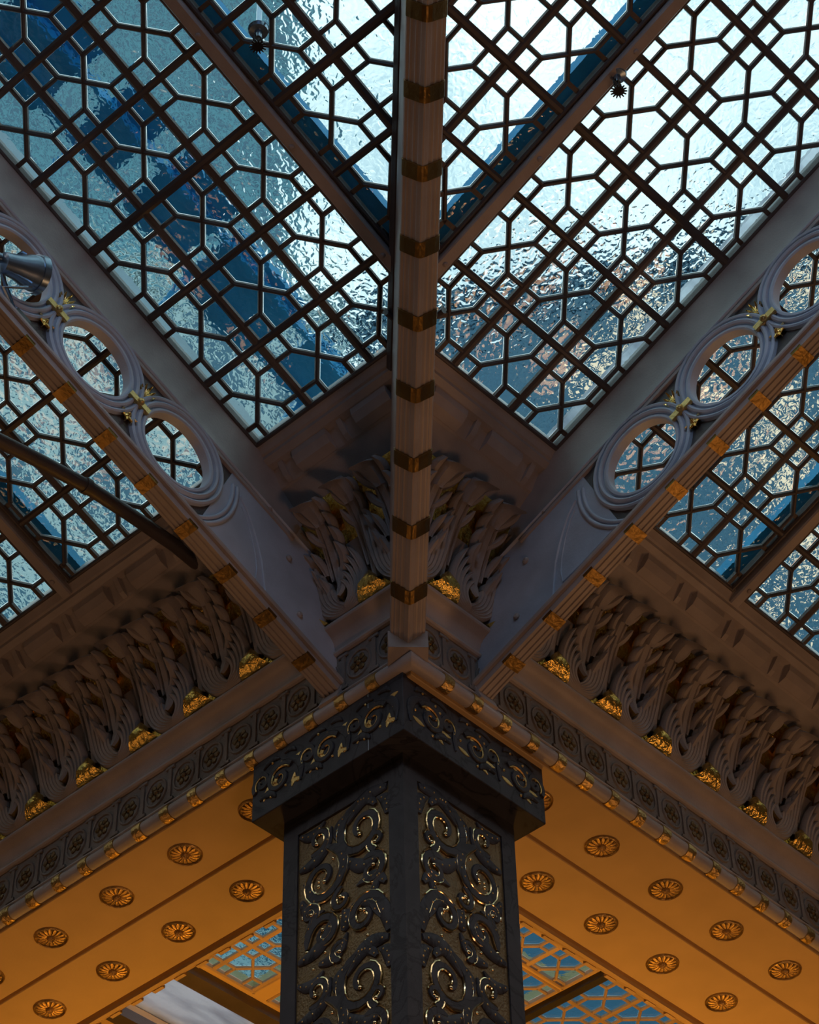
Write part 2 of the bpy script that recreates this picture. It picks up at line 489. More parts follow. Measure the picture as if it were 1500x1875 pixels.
for sd in 'AB':
    F = face_map(sd, 0.10)
    # stone margins around the recessed panel
    zt, zb = -0.44, -4.19
    mb = MB()
    mb.box((0.0 if sd == 'A' else 0.02, -8.05, -0.02), (0.085, -0.365, 0.0)); mb.box((0.615, -8.05, -0.02), (0.70, -0.365, 0.0))
    mb.box((0.085, zt, -0.02), (0.615, -0.365, 0.0)); mb.box((0.085, -8.05, -0.02), (0.615, zb, 0.0))
    obj('margin', mb.mesh('margin', ('marble',), F), pier)
    carve_panel(sd, pier, 0.10, 0.085, 0.615, zt, zb, 0.75)
    # capital frieze carving
    F0 = face_map(sd, 0.0); FLn = face_lin(sd)
    st = MB()
    ribbon(st, spiral(0, -.01, .085, .02, math.radians(150), math.radians(-330)), [.013]*23, -0.001, 0.009)
    ribbon(st, spiral(.105, .02, .06, .015, math.radians(-40), math.radians(400)), [.011]*23, -0.001, 0.009)
    for a, b, w in (((-.13, -.09), (-.02, .08), .020), ((.02, -.10), (.12, -.07), .020), ((.0, .10), (.10, .09), .016), ((-.10, .09), (-.03, .11), .014)):
        A, B = Vector(a), Vector(b); nn = Vector((-(B-A).y, (B-A).x))*.25
        ribbon(st, [tuple(A+(B-A)*(i/8)+nn*math.sin(PI*i/8)) for i in range(9)], [max(.003, w*math.sin(PI*(.06+i/8*.9))) for i in range(9)], -0.001, 0.008, 0, .5)
    go = MB()
    go.tube([(x_, y_, .004) for x_, y_ in spiral(0, -.01, .068, .012, math.radians(150), math.radians(-330))], .005, 5)
    go.tube([(x_, y_, .004) for x_, y_ in spiral(.105, .02, .046, .01, math.radians(-40), math.radians(400))], .0045, 5)
    for i in range(10):
        bead(go, random.uniform(-.13, .15), random.uniform(-.1, .11), .007, 0.001)
    gl = MB(); 
    for i in range(7):
        a = random.uniform(0, 6.28); cx, cy = random.uniform(-.12, .13), random.uniform(-.08, .08)
        ribbon(gl, [(cx+.035*(q-3)/3*math.cos(a), cy+.035*(q-3)/3*math.sin(a)) for q in range(7)], [.002, .008, .011, .012, .011, .008, .002], -.001, .003, 0, .5)
    sm_, gm_, lm_ = st.mesh('capital_scroll', ('marble',), FLn, 35), go.mesh('gilt_wire', ('gold_dull',), FLn, 60), gl.mesh('gilt_chip', ('gold_dull',), FLn)
    for k in range(3):
        base = F0((0.17+k*0.28, (CT+CB)/2, 0))
        c = obj('capital_scroll', sm_, pier, base)
        obj('gilt_wire', gm_, c, base); obj('gilt_chip', lm_, c, base)

# ================================================================== CORNICE BEAMS
def cove(w):
    """arc length w up the cove -> (n, z, normal_n, normal_z)"""
    P = [(0.050, 0.430), (0.052, 0.52), (0.062, 0.62), (0.085, 0.72), (0.125, 0.82), (0.185, 0.915), (0.265, 1.0), (0.365, 1.075)]
    d = 0
    for i in range(len(P)-1):
        L = math.dist(P[i], P[i+1])
        if w <= d+L or i == len(P)-2:
            t = (w-d)/L; n = P[i][0]+(P[i+1][0]-P[i][0])*t; z = P[i][1]+(P[i+1][1]-P[i][1])*t
            # smooth the normal
            def tn(i): 
                a = P[max(i-1, 0)]; b = P[min(i+1, len(P)-1)]; q = math.dist(a, b); return ((b[0]-a[0])/q, (b[1]-a[1])/q)
            a, b = tn(i), tn(i+1); tt = max(0, min(1, t))
            tx, tz = a[0]+(b[0]-a[0])*tt, a[1]+(b[1]-a[1])*tt
            q = math.hypot(tx, tz); return n, z, tz/q, -tx/q
        d += L
COVE_L = sum(math.dist(a, b) for a, b in zip([(0.050, 0.430), (0.052, 0.52), (0.062, 0.62), (0.085, 0.72), (0.125, 0.82), (0.185, 0.915), (0.265, 1.0)],
             [(0.052, 0.52), (0.062, 0.62), (0.085, 0.72), (0.125, 0.82), (0.185, 0.915), (0.265, 1.0), (0.365, 1.075)]))
def cv(u, w, d):
    n, z, nn, nz = cove(w)
    d = d*1.35-.006
    return (u, n+nn*d, z+nz*d)
def lobe(mb, u, w, ang, L, wd, d0=.012, d1=.05, bend=0.0, th=.016, curl=0.0, seg=7, blunt=.75, gold=True):
    """one finger of an acanthus leaf. ang from straight up, positive to +u"""
    pts = []
    a = math.radians(ang); st = L/seg
    x, y = u, w
    for i in range(seg+1):
        t = i/seg
        pts.append((x, y, d0+(d1-d0)*t**1.6, t, a))
        a2 = a+math.radians(bend)*t
        x += math.sin(a2)*st; y += math.cos(a2)*st
    loops = []
    for (x, y, d, t, a) in pts:
        aa = a+math.radians(bend)*t
        w_ = wd*(0.45+0.75*math.sin(PI*min(1, t*.62+.1)))*(1 if t < blunt else math.sqrt(max(0.02, 1-((t-blunt)/(1-blunt))**2*.97)))
        dd = d; yy = y
        if curl and t > .55:
            q = (t-.55)/.45; dd += curl*math.sin(q*2.2); yy -= curl*1.1*(1-math.cos(q*2.2))*.8
        sx, sy = math.cos(aa), -math.sin(aa)
        row = []
        for k, hgt in ((-1, -.5), (-.92, .35), (-.5, .9), (0, .72), (.5, .9), (.92, .35), (1, -.5)):
            row.append(cv(x+sx*w_*k, yy+sy*w_*k, dd+th*hgt))
        for k in (.6, -.6):
            row.append(cv(x+sx*w_*k, yy+sy*w_*k, dd-th*1.2 if t > .6 else dd-th*1.6))
        loops.append(row)
    n = 9; vs = [p for lp in loops for p in lp]; f0, f1 = [], []
    for i in range(seg):
        for j in range(n):
            q = (i*n+j, i*n+(j+1) % n, (i+1)*n+(j+1) % n, (i+1)*n+j)
            (f0 if (0 < j <= 5 or not gold) else f1).append(q)
    f1.append(tuple(range(seg*n, seg*n+n)))
    o = len(mb.v); mb.v += vs
    mb.f += [tuple(i+o for i in q) for q in f0+f1]; mb.m += [0]*len(f0)+[1]*len(f1)

def lobep(mb, ctrl, wd, d0=.014, d1=.05, th=.014, seg=9, blunt=.8, gold=False, w_in=.7):
    """finger following a bezier of four control points in (u, w)"""
    P = [Vector(c) for c in ctrl]
    loops = []
    for i in range(seg+1):
        t = i/seg; q = 1-t
        p = P[0]*q**3+P[1]*3*q*q*t+P[2]*3*q*t*t+P[3]*t**3
        tg = ((P[1]-P[0])*3*q*q+(P[2]-P[1])*6*q*t+(P[3]-P[2])*3*t*t).normalized()
        w_ = wd*(w_in+(1-w_in)*math.sin(PI*min(1, t*.6+.05)))*(1 if t < blunt else math.sqrt(max(.02, 1-((t-blunt)/(1-blunt))**2*.97)))
        d = d0+(d1-d0)*t**1.5
        row = [cv(p.x+tg.y*w_*k, max(0.001, p.y-tg.x*w_*k), d+th*h) for k, h in ((-1, -.6), (-.9, .35), (-.45, .95), (0, .80), (.45, .95), (.9, .35), (1, -.6))]
        row += [cv(p.x+tg.y*w_*k, max(0.001, p.y-tg.x*w_*k), d-th*1.4) for k in (.6, -.6)]
        loops.append(row)
    n = 9; vs = [p for lp in loops for p in lp]; f0, f1 = [], []
    for i in range(seg):
        for j in range(n):
            q = (i*n+j, i*n+(j+1) % n, (i+1)*n+(j+1) % n, (i+1)*n+j)
            (f0 if (0 < j <= 5 or not gold) else f1).append(q)
    f1.append(tuple(range(seg*n, seg*n+n)))
    o = len(mb.v); mb.v += vs
    mb.f += [tuple(i+o for i in q) for q in f0+f1]; mb.m += [0]*len(f0)+[1]*len(f1)
def leaf_main():
    mb = MB()
    # left arm of the bowl : nested flutes sweeping out and up, inner ones ending in finger tips
    for k in range(6):
        lobep(mb, [(.025, .016+.004*k), (-.150+.022*k, .010+.014*k), (-.175+.026*k, .15), (-.150+.024*k, .43-.055*k)], .0150, .016+.003*k, .050-.002*k, .013, 12, .84, gold=(k % 2 == 1))
    # right arm
    for k in range(5):
        lobep(mb, [(.020, .016+.004*k), (.150-.020*k, .008+.014*k), (.175-.026*k, .13), (.105-.020*k, .315-.036*k)], .0145, .018+.003*k, .052-.002*k, .013, 11, .84, gold=(k % 2 == 1))
    # rounded pad inside the bowl with its gilt lip
    lobep(mb, [(.012, .27), (.012, .20), (.016, .13), (.018, .070)], .030, .020, .052, .018, 9, .6, gold=True, w_in=1)
    # fingers branching inside the left arm
    for (x, w, dx, L) in ((-.085, .16, -.018, .13), (-.055, .12, -.010, .10), (-.105, .27, -.012, .13), (-.070, .26, -.004, .12)):
        lobep(mb, [(x, w), (x+dx*.6, w+L*.3), (x+dx, w+L*.6), (x+dx*.6, w+L)], .0165, .024, .072, .015, 7, .65)
    # stem
    lobep(mb, [(.000, .16), (-.020, .30), (.012, .44), (.0, .64)], .034, .018, .034, .020, 10, .9)
    lobep(mb, [(-.045, .22), (-.060, .34), (-.035, .46), (-.028, .58)], .014, .018, .034, .013, 9, .8)
    # overlapping scales climbing on the right, fingers on the left
    for w0, sc in ((.235, 1.1), (.335, 1.05), (.430, 1.0), (.520, .9)):
        lobep(mb, [(.012, w0), (.040, w0+.02), (.075, w0+.055), (.068, w0+.115*sc)], .023*sc, .022, .074, .016, 8, .62, gold=True)
    for w0, sc in ((.40, 1.0), (.50, .95)):
        lobep(mb, [(-.020, w0), (-.050, w0+.02), (-.078, w0+.06), (-.070, w0+.115*sc)], .020*sc, .022, .056, .013, 8, .62, gold=True)
    # hood
    for sg in (-1, 1):
        lobep(mb, [(sg*.012, .50), (sg*.045, .53), (sg*.075, .57), (sg*.060, .64)], .022, .028, .075, .015, 7, .6, gold=True)
    lobe(mb, 0, .50, 0, .205, .046, .030, .100, 0, .036, .045, seg=14, blunt=.38)
    return mb
def leaf_back():
    mb = MB()
    lobep(mb, [(.01, .10), (-.012, .26), (.012, .42), (0, .66)], .030, .006, .024, .020, 10, .9)
    lobep(mb, [(-.028, .20), (-.044, .32), (-.030, .44), (-.026, .58)], .013, .010, .028, .012, 8, .8)
    for w0, sc in ((.34, 1.0), (.44, 1.0), (.53, .9)):
        lobep(mb, [(.012, w0), (.036, w0+.02), (.060, w0+.055), (.052, w0+.115*sc)], .020*sc, .014, .046, .013, 8, .62, gold=True)
    for w0, sc in ((.40, 1.0), (.51, .9)):
        lobep(mb, [(-.016, w0), (-.040, w0+.02), (-.060, w0+.06), (-.052, w0+.115*sc)], .018*sc, .014, .046, .012, 8, .62, gold=True)
    lobe(mb, 0, .52, 0, .195, .044, .026, .096, 0, .036, .045, seg=14, blunt=.38)
    return mb
def rosette_mesh(side):
    # faces down: local u,v horizontal, depth d downwards
    def f(p): return lin(side, (p[0]*.84, p[1]*.84, -p[2]))
    mb = MB(); seg = 16
    for k in range(seg):
        a = 2*PI*k/seg
        L = []
        for t, w, d in ((.022, .0045, .008), (.04, .0080, .012), (.062, .0115, .011), (.074, .0100, .007), (.080, .004, .004)):
            ca, sa = math.cos(a), math.sin(a)
            L.append([(ca*t-sa*w*q, sa*t+ca*w*q, dd) for q, dd in ((-1, 0), (-.8, d*.8), (0, d*.55), (.8, d*.8), (1, 0))])
        mb.loops(L)
    rose = mb.mesh('rosette', ('gold_rose',), f, 50)
    mb = MB(); 
    prof = [(.085, -.001), (.087, .008), (.091, .011), (.096, .008), (.099, -.001)]
    mb.loops([[(r*math.cos(2*PI*i/32), r*math.sin(2*PI*i/32), d) for r, d in prof] for i in range(32)], 0, False, True)
    rim = mb.mesh('rim', ('gold_dull',), f, 40)
    mb = MB()
    mb.loops([[(r*math.cos(2*PI*i/12), r*math.sin(2*PI*i/12), d) for i in range(12)] for r, d in ((.024, .0), (.024, .012), (.016, .020), (.010, .014), (.004, .02))])
    boss = mb.mesh('boss', ('gold_rose',), f, 50)
    mb = MB()
    mb.loops([[(r*math.cos(2*PI*i/24), r*math.sin(2*PI*i/24), d) for i in range(24)] for r, d in ((.086, -.0), (.086, .002))])
    bed = mb.mesh('bed', ('gold_ground',), f)
    return rose, rim, boss, bed

def bisect_mb_mesh(me, side, margin):
    """cut a mesh given in world axes so that nothing passes the mitre plane s = -n + margin"""
    bm = bmesh.new(); bm.from_mesh(me)
    co = W(side, margin, 0, 0)
    no = lin(side, (1, 1, 0)).normalized()
    bmesh.ops.bisect_plane(bm, geom=bm.verts[:]+bm.edges[:]+bm.faces[:], plane_co=co, plane_no=no, clear_inner=True)
    bm.to_mesh(me); bm.free()

for sd in 'AB':
    nm = SIDES[sd]
    beam = thing('cornice_beam', 'cream and gold beam with acanthus cornice running %s from the pier' % ('leftwards' if sd == 'A' else 'rightwards'),
                 'beam', W(sd, 0, 0, 0), )
    # soffit panels
    for n0, n1 in ((-0.395, -0.025), (-0.795, -0.415)):
        mb = MB(); zz = -0.03
        a = [(-n1, n1, zz+.03), (-n1, n1, zz+.004), (-n1, n1-.004, zz), (-n0, n0+.004, zz), (-n0, n0, zz+.004), (-n0, n0, zz+.03)]
        mb.loops([[(-n, n, z) for _, n, z in a], [(12.6, n, z) for _, n, z in a]])
        obj('soffit_panel', mb.mesh('soffit_panel', ('soffit',), FW(sd)), beam)
    sweep(sd, [(-0.86, .0), (-0.86, -.035), (-.84, -.045), (-.82, -.045), (-.812, -.03), (-.812, .0)], 12.6, None, ('soffit',), 'edge_moulding', beam)
    mb = MB(); mb.box((-.035, -.012, -.008), (.035, .008, .008))
    bme = mb.mesh('edge_bead', ('soffit',), FL(sd))
    for k in range(48):
        obj('edge_bead', bme, beam, W(sd, 0.95+k*.155, -0.862, -.035))
    # rope moulding : half round rods with gold bands
    def circ(cn, cz, r, seg=16): return [(cn+r*math.cos(2*PI*i/seg), cz+r*math.sin(2*PI*i/seg)) for i in range(seg)]
    sweep(sd, circ(-0.004, .018, .036), SEND, None, ('paint',), 'rope_moulding', beam, 40)
    band = MB(); band.loops([[(s, n, z) for n, z in circ(0, 0, r)] for s, r in ((-.030, .034), (-.028, .0405), (0, .042), (.028, .0405), (.030, .034))])
    bme = band.mesh('gold_band', ('gold_dull',), FL(sd), 40)
    for k in range(-5, 26):
        s = .948+.1845*k + (.05 if sd == 'A' else 0)*0
        if s < .06: continue
        obj('gold_band', bme, beam, W(sd, s, -0.004, .018))
    sweep(sd, [(-0.03, .055), (.012, .055), (.018, .062), (.018, .068), (.008, .076), (-.03, .076)], SEND, None, ('paint',), 'fillet', beam)
    # frieze
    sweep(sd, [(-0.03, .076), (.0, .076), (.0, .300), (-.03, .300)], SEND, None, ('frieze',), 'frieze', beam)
    def ff(p): return lin(sd, (p[0], p[2], p[1]))
    mb = MB()
    mb.loops([[(r*math.cos(2*PI*i/20), r*1.1*math.sin(2*PI*i/20), d) for r, d in ((.062, -.001), (.062, .006), (.070, .008), (.074, -.001))] for i in range(20)], 0, False, True)
    for j in range(6):
        a = 2*PI*j/6
        ribbon(mb, [(.018*math.cos(a)+.030*q/4*math.cos(a), .018*math.sin(a)+.030*q/4*math.sin(a)) for q in range(5)], [.005, .013, .016, .014, .004], -.001, .008, 1, .5)
    bead(mb, 0, 0, .015, 0, 1)
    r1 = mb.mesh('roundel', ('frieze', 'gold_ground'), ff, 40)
    mb = MB(); mb.box((-.011, -.10, -.001), (.011, .10, .008)); mb.box((-.028, .085, -.001), (.028, .10, .010)); mb.box((-.028, -.10, -.001), (.028, -.085, .010))
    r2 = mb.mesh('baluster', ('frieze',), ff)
    for k in range(-5, 26):
        s = 1.04+.1845*k
        if s > .07: obj('roundel', r1, beam, W(sd, s, 0.0, .188))
        if s > .0: obj('baluster', r2, beam, W(sd, s+.092, 0.0, .188))
    # bead + plain band + ledge
    sweep(sd, [(-.03, .300), (.015, .300), (.022, .307), (.022, .318), (.012, .326), (-.03, .326)], SEND, None, ('paint',), 'fillet', beam)
    pr = [(-.03, .326), (.010, .326), (.013, .345), (.022, .372), (.040, .395), (.062, .408), (.075, .412), (.080, .418), (.080, .430), (.072, .438), (-.03, .438)]
    sweep(sd, pr, SEND, None, ('paint',), 'cyma_band', beam, 30)
    # gilded ground of the cove
    pf = [cove(COVE_L*i/14)[:2] for i in range(15)]
    gp = [(-.03, .432)]+[(n, z) for n, z in pf]+[(.33, 1.08), (-.03, .60)]
    sweep(sd, gp, SEND, None, ('gold',), 'gilded_cove', beam, 40)
    sweep(sd, [cv(0, w, .006)[1:] for w in (.19, .24, .30, .40, .50, .60, .68, COVE_L)] + [(.36, 1.085), (.20, .985), (.09, .80), (.03, .62)], SEND, None, ('plaster',), 'upper_cove', beam, 40)
    # acanthus leaves, each one a part
    lmb, lbb = leaf_main(), leaf_back()
    lmb.v = [(-x, y, z) for x, y, z in lmb.v]; lbb.v = [(-x, y, z) for x, y, z in lbb.v]
    lm = lmb.mesh('acanthus_leaf', ('plaster', 'gold_edge'), FL(sd), 45)
    lb = lbb.mesh('tall_leaf', ('plaster', 'gold_edge'), FL(sd), 45)
    for k in range(-1, 14):
        for me, s in ((lm, .32+.37*k), (lb, .135+.37*(k+1) if k >= 0 else .135)):
            nmn = 'acanthus_leaf' if me is lm else 'tall_leaf'
            if s < .30:
                m2 = me.copy()
                for v in m2.vertices: v.co = v.co + W(sd, s, 0, 0)
                bisect_mb_mesh(m2, sd, 0.06)
                obj(nmn, m2, beam)
            else:
                obj(nmn, me, beam, W(sd, s, 0, 0))
    hb = MB()
    rows = [[(-.088, .088, .440), (-.04, .090, .440), (.03, .090, .440), (.088, .088, .440)],
            [(-.064, .116, .458), (-.02, .120, .462), (.03, .120, .462), (.068, .116, .458)],
            [(-.040, .134, .486), (-.01, .140, .492), (.022, .140, .492), (.048, .134, .486)],
            [(-.014, .110, .540), (-.004, .114, .552), (.010, .114, .552), (.020, .110, .540)]]
    back = [[(a, .05, c) for a, b_, c in r_] for r_ in rows]
    vs_ = [p for r_ in rows for p in r_]+[p for r_ in back for p in r_]
    fs_ = []
    for i in range(3):
        for j in range(3):
            a_ = i*4+j; fs_.append((a_, a_+1, a_+5, a_+4)); fs_.append((a_+16, a_+20, a_+21, a_+17))
        fs_.append((i*4, i*4+4, i*4+20, i*4+16)); fs_.append((i*4+3, i*4+19, i*4+23, i*4+7))
    for j in range(3):
        fs_.append((j, j+16, j+17, j+1)); fs_.append((12+j, 13+j, 29+j, 28+j))
    hb.add(vs_, fs_); hme = hb.mesh('gilt_hollow', ('gold',), FL(sd), 60)
    for k in range(14): obj('gilt_hollow', hme, beam, W(sd, .135+.37*k, 0, 0))
    # top band with blocks
    sweep(sd, [(.33, 1.06), (.375, 1.075), (.385, 1.085), (.43, 1.145), (.43, 1.17), (.33, 1.12)], SEND, None, ('paint',), 'bed_moulding', beam)
    sweep(sd, [(.40, 1.150), (.47, 1.150), (.50, 1.165), (.505, 1.195), (.47, 1.25), (.40, 1.25)], SEND, None, ('paint',), 'crown_moulding', beam)
    blk = MB(); blk.loops([[(s, n, z) for n, z in ((.38, 1.075), (.425, 1.090), (.455, 1.120), (.465, 1.155), (.42, 1.16), (.38, 1.12))] for s in (-.105, .105)])
    bme = blk.mesh('block', ('paint',), FL(sd))
    fin = MB(); fin.loops([[(s, n, z) for n, z in ((.38, 1.075), (.41, 1.092), (.435, 1.12), (.462, 1.155), (.42, 1.16), (.38, 1.12))] for s in (-.014, .014)])
    fme = fin.mesh('fin', ('paint',), FL(sd))
    for k in range(-2, 16):
        g_ = .36+.37*k
        if g_ > -.36: obj('fin', fme, beam, W(sd, g_, 0, 0))
        if g_+.185 > -.22: obj('block', bme, beam, W(sd, g_+.185, 0, 0))
    # rosettes on the soffit
    ro, ri, bo, be = rosette_mesh(sd)
    for j in range(0, 9):
        for q, n in ((0, -.217), (1, -.61)):
            s = (1.155 if q == 0 else 1.155)+.465*j
            if sd == 'A': s = 1.155+.465*j
            else: s = 1.045+.465*j
            P = W(sd, s, n, -.03)
            o = obj('rosette', ro, beam, P)
            obj('rim', ri, o, P); obj('boss', bo, o, P); obj('bed', be, o, P)

# ================================================================== RIBS
class RibMap:
    def __init__(self, org, dh, lat, slope, z0=0.085):
        self.o = Vector((org[0], org[1], z0)); c = 1/math.sqrt(1+slope*slope)
        self.t = Vector((dh[0]*c, dh[1]*c, slope*c)); self.h = Vector((-dh[0]*slope*c, -dh[1]*slope*c, c)); self.d = Vector((lat[0], lat[1], 0))
    def __call__(self, p): return self.o+self.t*p[0]+self.h*p[1]+self.d*p[2]
    def vec(self, p): return self.t*p[0]+self.h*p[1]+self.d*p[2]
def rib_sweep(rm, prof, t0, t1, mats, name, parent, smooth=False):
    mb = MB(); mb.loops([[(t0, h, d) for d, h in prof], [(t1, h, d) for d, h in prof]])
    return obj(name, mb.mesh(name, mats, rm, smooth), parent)
CH, CT0, CP_, RH = .335, 1.222, .5275, .192      # circle centre height, first centre, pitch, hole radius
TEND = 4.0
for sd in 'AB':
    nm = SIDES[sd]; sr = .455
    rb = thing('truss_rib', 'sloping iron roof rib pierced by a row of moulded circles, %s of the centre rib' % nm, 'roof rib', W(sd, sr, 0, .0))
    o_ = W(sd, sr, 0, 0)
    dh = lin(sd, (0, 1, 0)); lt = lin(sd, (1, 0, 0))
    rm = RibMap((o_.x, o_.y), (dh.x, dh.y), (lt.x, lt.y), K)
    # flange with three flutes
    fl = [(-.044, .0), (-.034, .0), (-.031, .006), (-.023, .006), (-.020, 0), (-.010, 0), (-.007, .006), (.007, .006), (.010, 0), (.020, 0),
          (.023, .006), (.031, .006), (.034, 0), (.044, .0), (.047, .022), (.047, .04), (-.047, .04), (-.047, .022)]
    rib_sweep(rm, fl, .0, TEND, ('paint',), 'fluted_flange', rb)
    rib_sweep(rm, [(-.062, .030), (.066, .030), (.070, .036), (.070, .050), (.045, .062), (-.045, .062), (-.066, .050), (-.066, .036)], -.02, TEND, ('paint',), 'flange_lip', rb)
    # foot block on the capital
    mb = MB(); mb.box((-.09, -.06, -.055), (.02, .05, .055)); obj('foot', mb.mesh('foot', ('paint',), rm), rb)
    mb = MB(); mb.loops([[(t, h, d) for d, h in ((-.046, .024), (-.0465, -.003), (0, -.006), (.0465, -.003), (.046, .024))] for t in (-.028, .028)])
    bme = mb.mesh('gold_band', ('gold_band',), rm.vec)
    for k in range(15): obj('gold_band', bme, rb, rm((.207+.2575*k, 0, 0)))
    # web plate with holes
    th_ = .010
    def plate(t0, t1, cx):
        mb = MB(); N = 40; h0, h1 = .05, .61
        per = []
        for i in range(N):
            a = 2*PI*i/N; dx, dy = math.cos(a), math.sin(a)
            k1 = ((t1-cx) if dx > 0 else (t0-cx))/dx if abs(dx) > 1e-6 else 9
            k2 = ((h1-CH) if dy > 0 else (h0-CH))/dy if abs(dy) > 1e-6 else 9
            k = min(k1, k2); per.append(((cx+dx*RH, CH+dy*RH), (cx+dx*k, CH+dy*k)))
        L = [[(a[0], a[1], -th_), (b[0], b[1], -th_), (b[0], b[1], th_), (a[0], a[1], th_)] for a, b in per]
        mb.loops(L, 0, False, True)
        return mb
    pm = plate(-CP_/2, CP_/2, 0).mesh('web_plate', ('bar',), rm.vec)  # dark brown stands in for shade in the recessed spandrels
    # revolve mouldings
    hp = [(.190, .022), (.197, .028), (.208, .028), (.212, .018), (.219, .018), (.223, .032), (.232, .037), (.241, .032), (.245, .020), (.251, .020), (.256, .030), (.264, .033), (.272, .028), (.275, .010)]
    prof = hp+[(a, -b) for a, b in reversed(hp)]
    mb = MB(); N = 56
    mb.loops([[(r*math.cos(2*PI*i/N), r*math.sin(2*PI*i/N), d) for r, d in prof] for i in range(N)], 0, False, True)
    ring = mb.mesh('ring_moulding', ('web',), rm.vec, 35)
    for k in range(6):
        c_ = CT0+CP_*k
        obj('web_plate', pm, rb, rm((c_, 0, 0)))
        obj('ring_moulding', ring, rb, rm((c_, CH, 0)))
    mb = MB(); mb.box((-.35, .05, -.016), (CT0-CP_/2, .86, .016)); obj('end_plate', mb.mesh('end_plate', ('web',), rm), rb)
    # beads above and below
    for h, r in ((.064, .008), (.082, .007), (.597, .007)):
        for sg in (-1, 1):
            rib_sweep(rm, [(sg*.020+r*math.cos(2*PI*i/8)*1.6, h+r*math.sin(2*PI*i/8)) for i in range(8)], .42, TEND, ('web',), 'bead', rb, 50)
    # coved top chord
    half = [(.018, .560), (.026, .562), (.028, .575), (.022, .585), (.020, .66), (.022, .72), (.027, .77), (.035, .81), (.044, .835), (.044, .90)]
    rib_sweep(rm, half+[(-a, b) for a, b in reversed(half)], .55, TEND, ('paint',), 'coved_top_chord', rb, 35)
    # end mouldings: crescents and shield
    def arcpts(r, a0, a1, n=18): return [(CT0+r*math.cos(math.radians(a0+(a1-a0)*i/n)), CH+r*math.sin(math.radians(a0+(a1-a0)*i/n))) for i in range(n+1)]
    for sg in (-1, 1):
        for r, w in ((.335, .010), (.362, .011)):
            mb = MB(); mb.tube([(a, b, sg*.018) for a, b in arcpts(r, 152, 232)], w, 8)
            obj('crescent_moulding', mb.mesh('crescent_moulding', ('web',), rm, 50), rb)
        mb = MB()
        q = [(.865, .475), (.80, .44), (.74, .39), (.68, .33), (.62, .26), (.57, .18), (.525, .105), (.60, .098), (.80, .096), (.99, .094)]
        mb.tube([(a, b, sg*.018) for a, b in q], .007, 6)
        mb.tube([(a, b, sg*.018) for a, b in [(.835, .43), (.79, .40), (.72, .33), (.66, .255), (.62, .19), (.60, .125), (.70, .12), (.93, .12)]], .004, 6)
        obj('shield_moulding', mb.mesh('shield_moulding', ('web',), rm, 50), rb)
        # spandrel triangle mouldings
        for k in range(5):
            c_ = CT0+CP_*(k+.5)
            for hh in (.575, .100):
                mb = MB(); mb.tube([(c_-.10, hh, sg*.014), (c_+.10, hh, sg*.014)], .006, 6)
                obj('spandrel_bead', mb.mesh('spandrel_bead', ('web',), rm), rb)
    # clasps and gilt leaves
    clasp = []
    for sg in (-1, 1):
        mb = MB()
        mb.box((-.060, -.016, sg*.034-.010), (.060, .016, sg*.034+.010))
        mb.loops([[(r*math.cos(2*PI*i/8), r*math.sin(2*PI*i/8), sg*dd) for i in range(8)] for r, dd in ((.018, .042), (.016, .054), (.006, .062))])
        clasp.append(mb.mesh('clasp', ('gold_dull',), rm.vec))
    mb = MB()
    for sg in (-1, 1):
        for a, L in ((-52, .055), (-24, .07), (0, .085), (24, .07), (52, .055)):
            ar = math.radians(a); lo = []
            for i in range(6):
                t = i/5; w = .013*math.sin(PI*(.15+.8*t)); x, y = math.sin(ar)*L*t, math.cos(ar)*L*t
                dd = .014+.016*t*t
                lo.append([(x+math.cos(ar)*w*q, y-math.sin(ar)*w*q, sg*(dd+z)) for q, z in ((-1, 0), (-.5, .010), (0, .002), (.5, .010), (1, 0), (0, -.008))])
            mb.loops(lo)
    gl = mb.mesh('gilt_leaf', ('gold_fine',), rm.vec, 50)
    mb2 = MB(); mb2.v = [(x, -y, z) for x, y, z in mb.v]; mb2.f = mb.f; mb2.m = mb.m
    gl2 = mb2.mesh('gilt_leaf', ('gold_fine',), rm.vec, 50)
    for k in range(5):
        c_ = CT0+CP_*(k+.5)
        [obj('clasp', cl_, rb, rm((c_, CH, 0))) for cl_ in clasp]
        obj('gilt_leaf', gl, rb, rm((c_, CH+.085, 0))); obj('gilt_leaf', gl2, rb, rm((c_, CH-.085, 0)))
    # bolts
    mb = MB(); mb.loops([[(r*math.cos(2*PI*i/10), r*math.sin(2*PI*i/10), -d) for i in range(10)] for r, d in ((.016, .014), (.016, .024), (.008, .030))])
    bme = mb.mesh('bolt', ('paint',), rm.vec)
    for t, h in ((.34, .20), (.52, .44), (.72, .60)): obj('bolt', bme, rb, rm((t, h, 0)))

# central valley rib
vr = thing('valley_rib', 'ridged centre roof rib with paired gold bands rising straight up from the pier corner', 'roof rib', (0, O, 0))
q2 = 1/math.sqrt(2)
rm = RibMap((-.008, O+.008), (-q2, -q2), (q2, -q2), K*q2)
def facet(sg):
    p = [(.003, -.004), (.007, .002), (.011, .006), (.018, .014), (.021, .023), (.031, .033), (.038, .036), (.041, .045), (.051, .055), (.058, .058), (.062, .070), (.072, .074), (.076, .084)]
    return [(sg*a, b) for a, b in p]
prof = list(reversed(facet(-1)))+facet(1)+[(.076, .11), (-.076, .11)]
rib_sweep(rm, prof, -.03, 5.2, ('paint',), 'ridged_flange', vr)
rib_sweep(rm, [(-.072, .09), (.072, .09), (.072, .93), (-.072, .93)], -.5, 5.2, ('paint',), 'web_plate', vr)
rib_sweep(rm, [(-.078, .84), (.078, .84), (.095, .87), (.095, .95), (-.095, .95), (-.095, .87)], .90, 5.2, ('bar',), 'valley_gutter', vr)
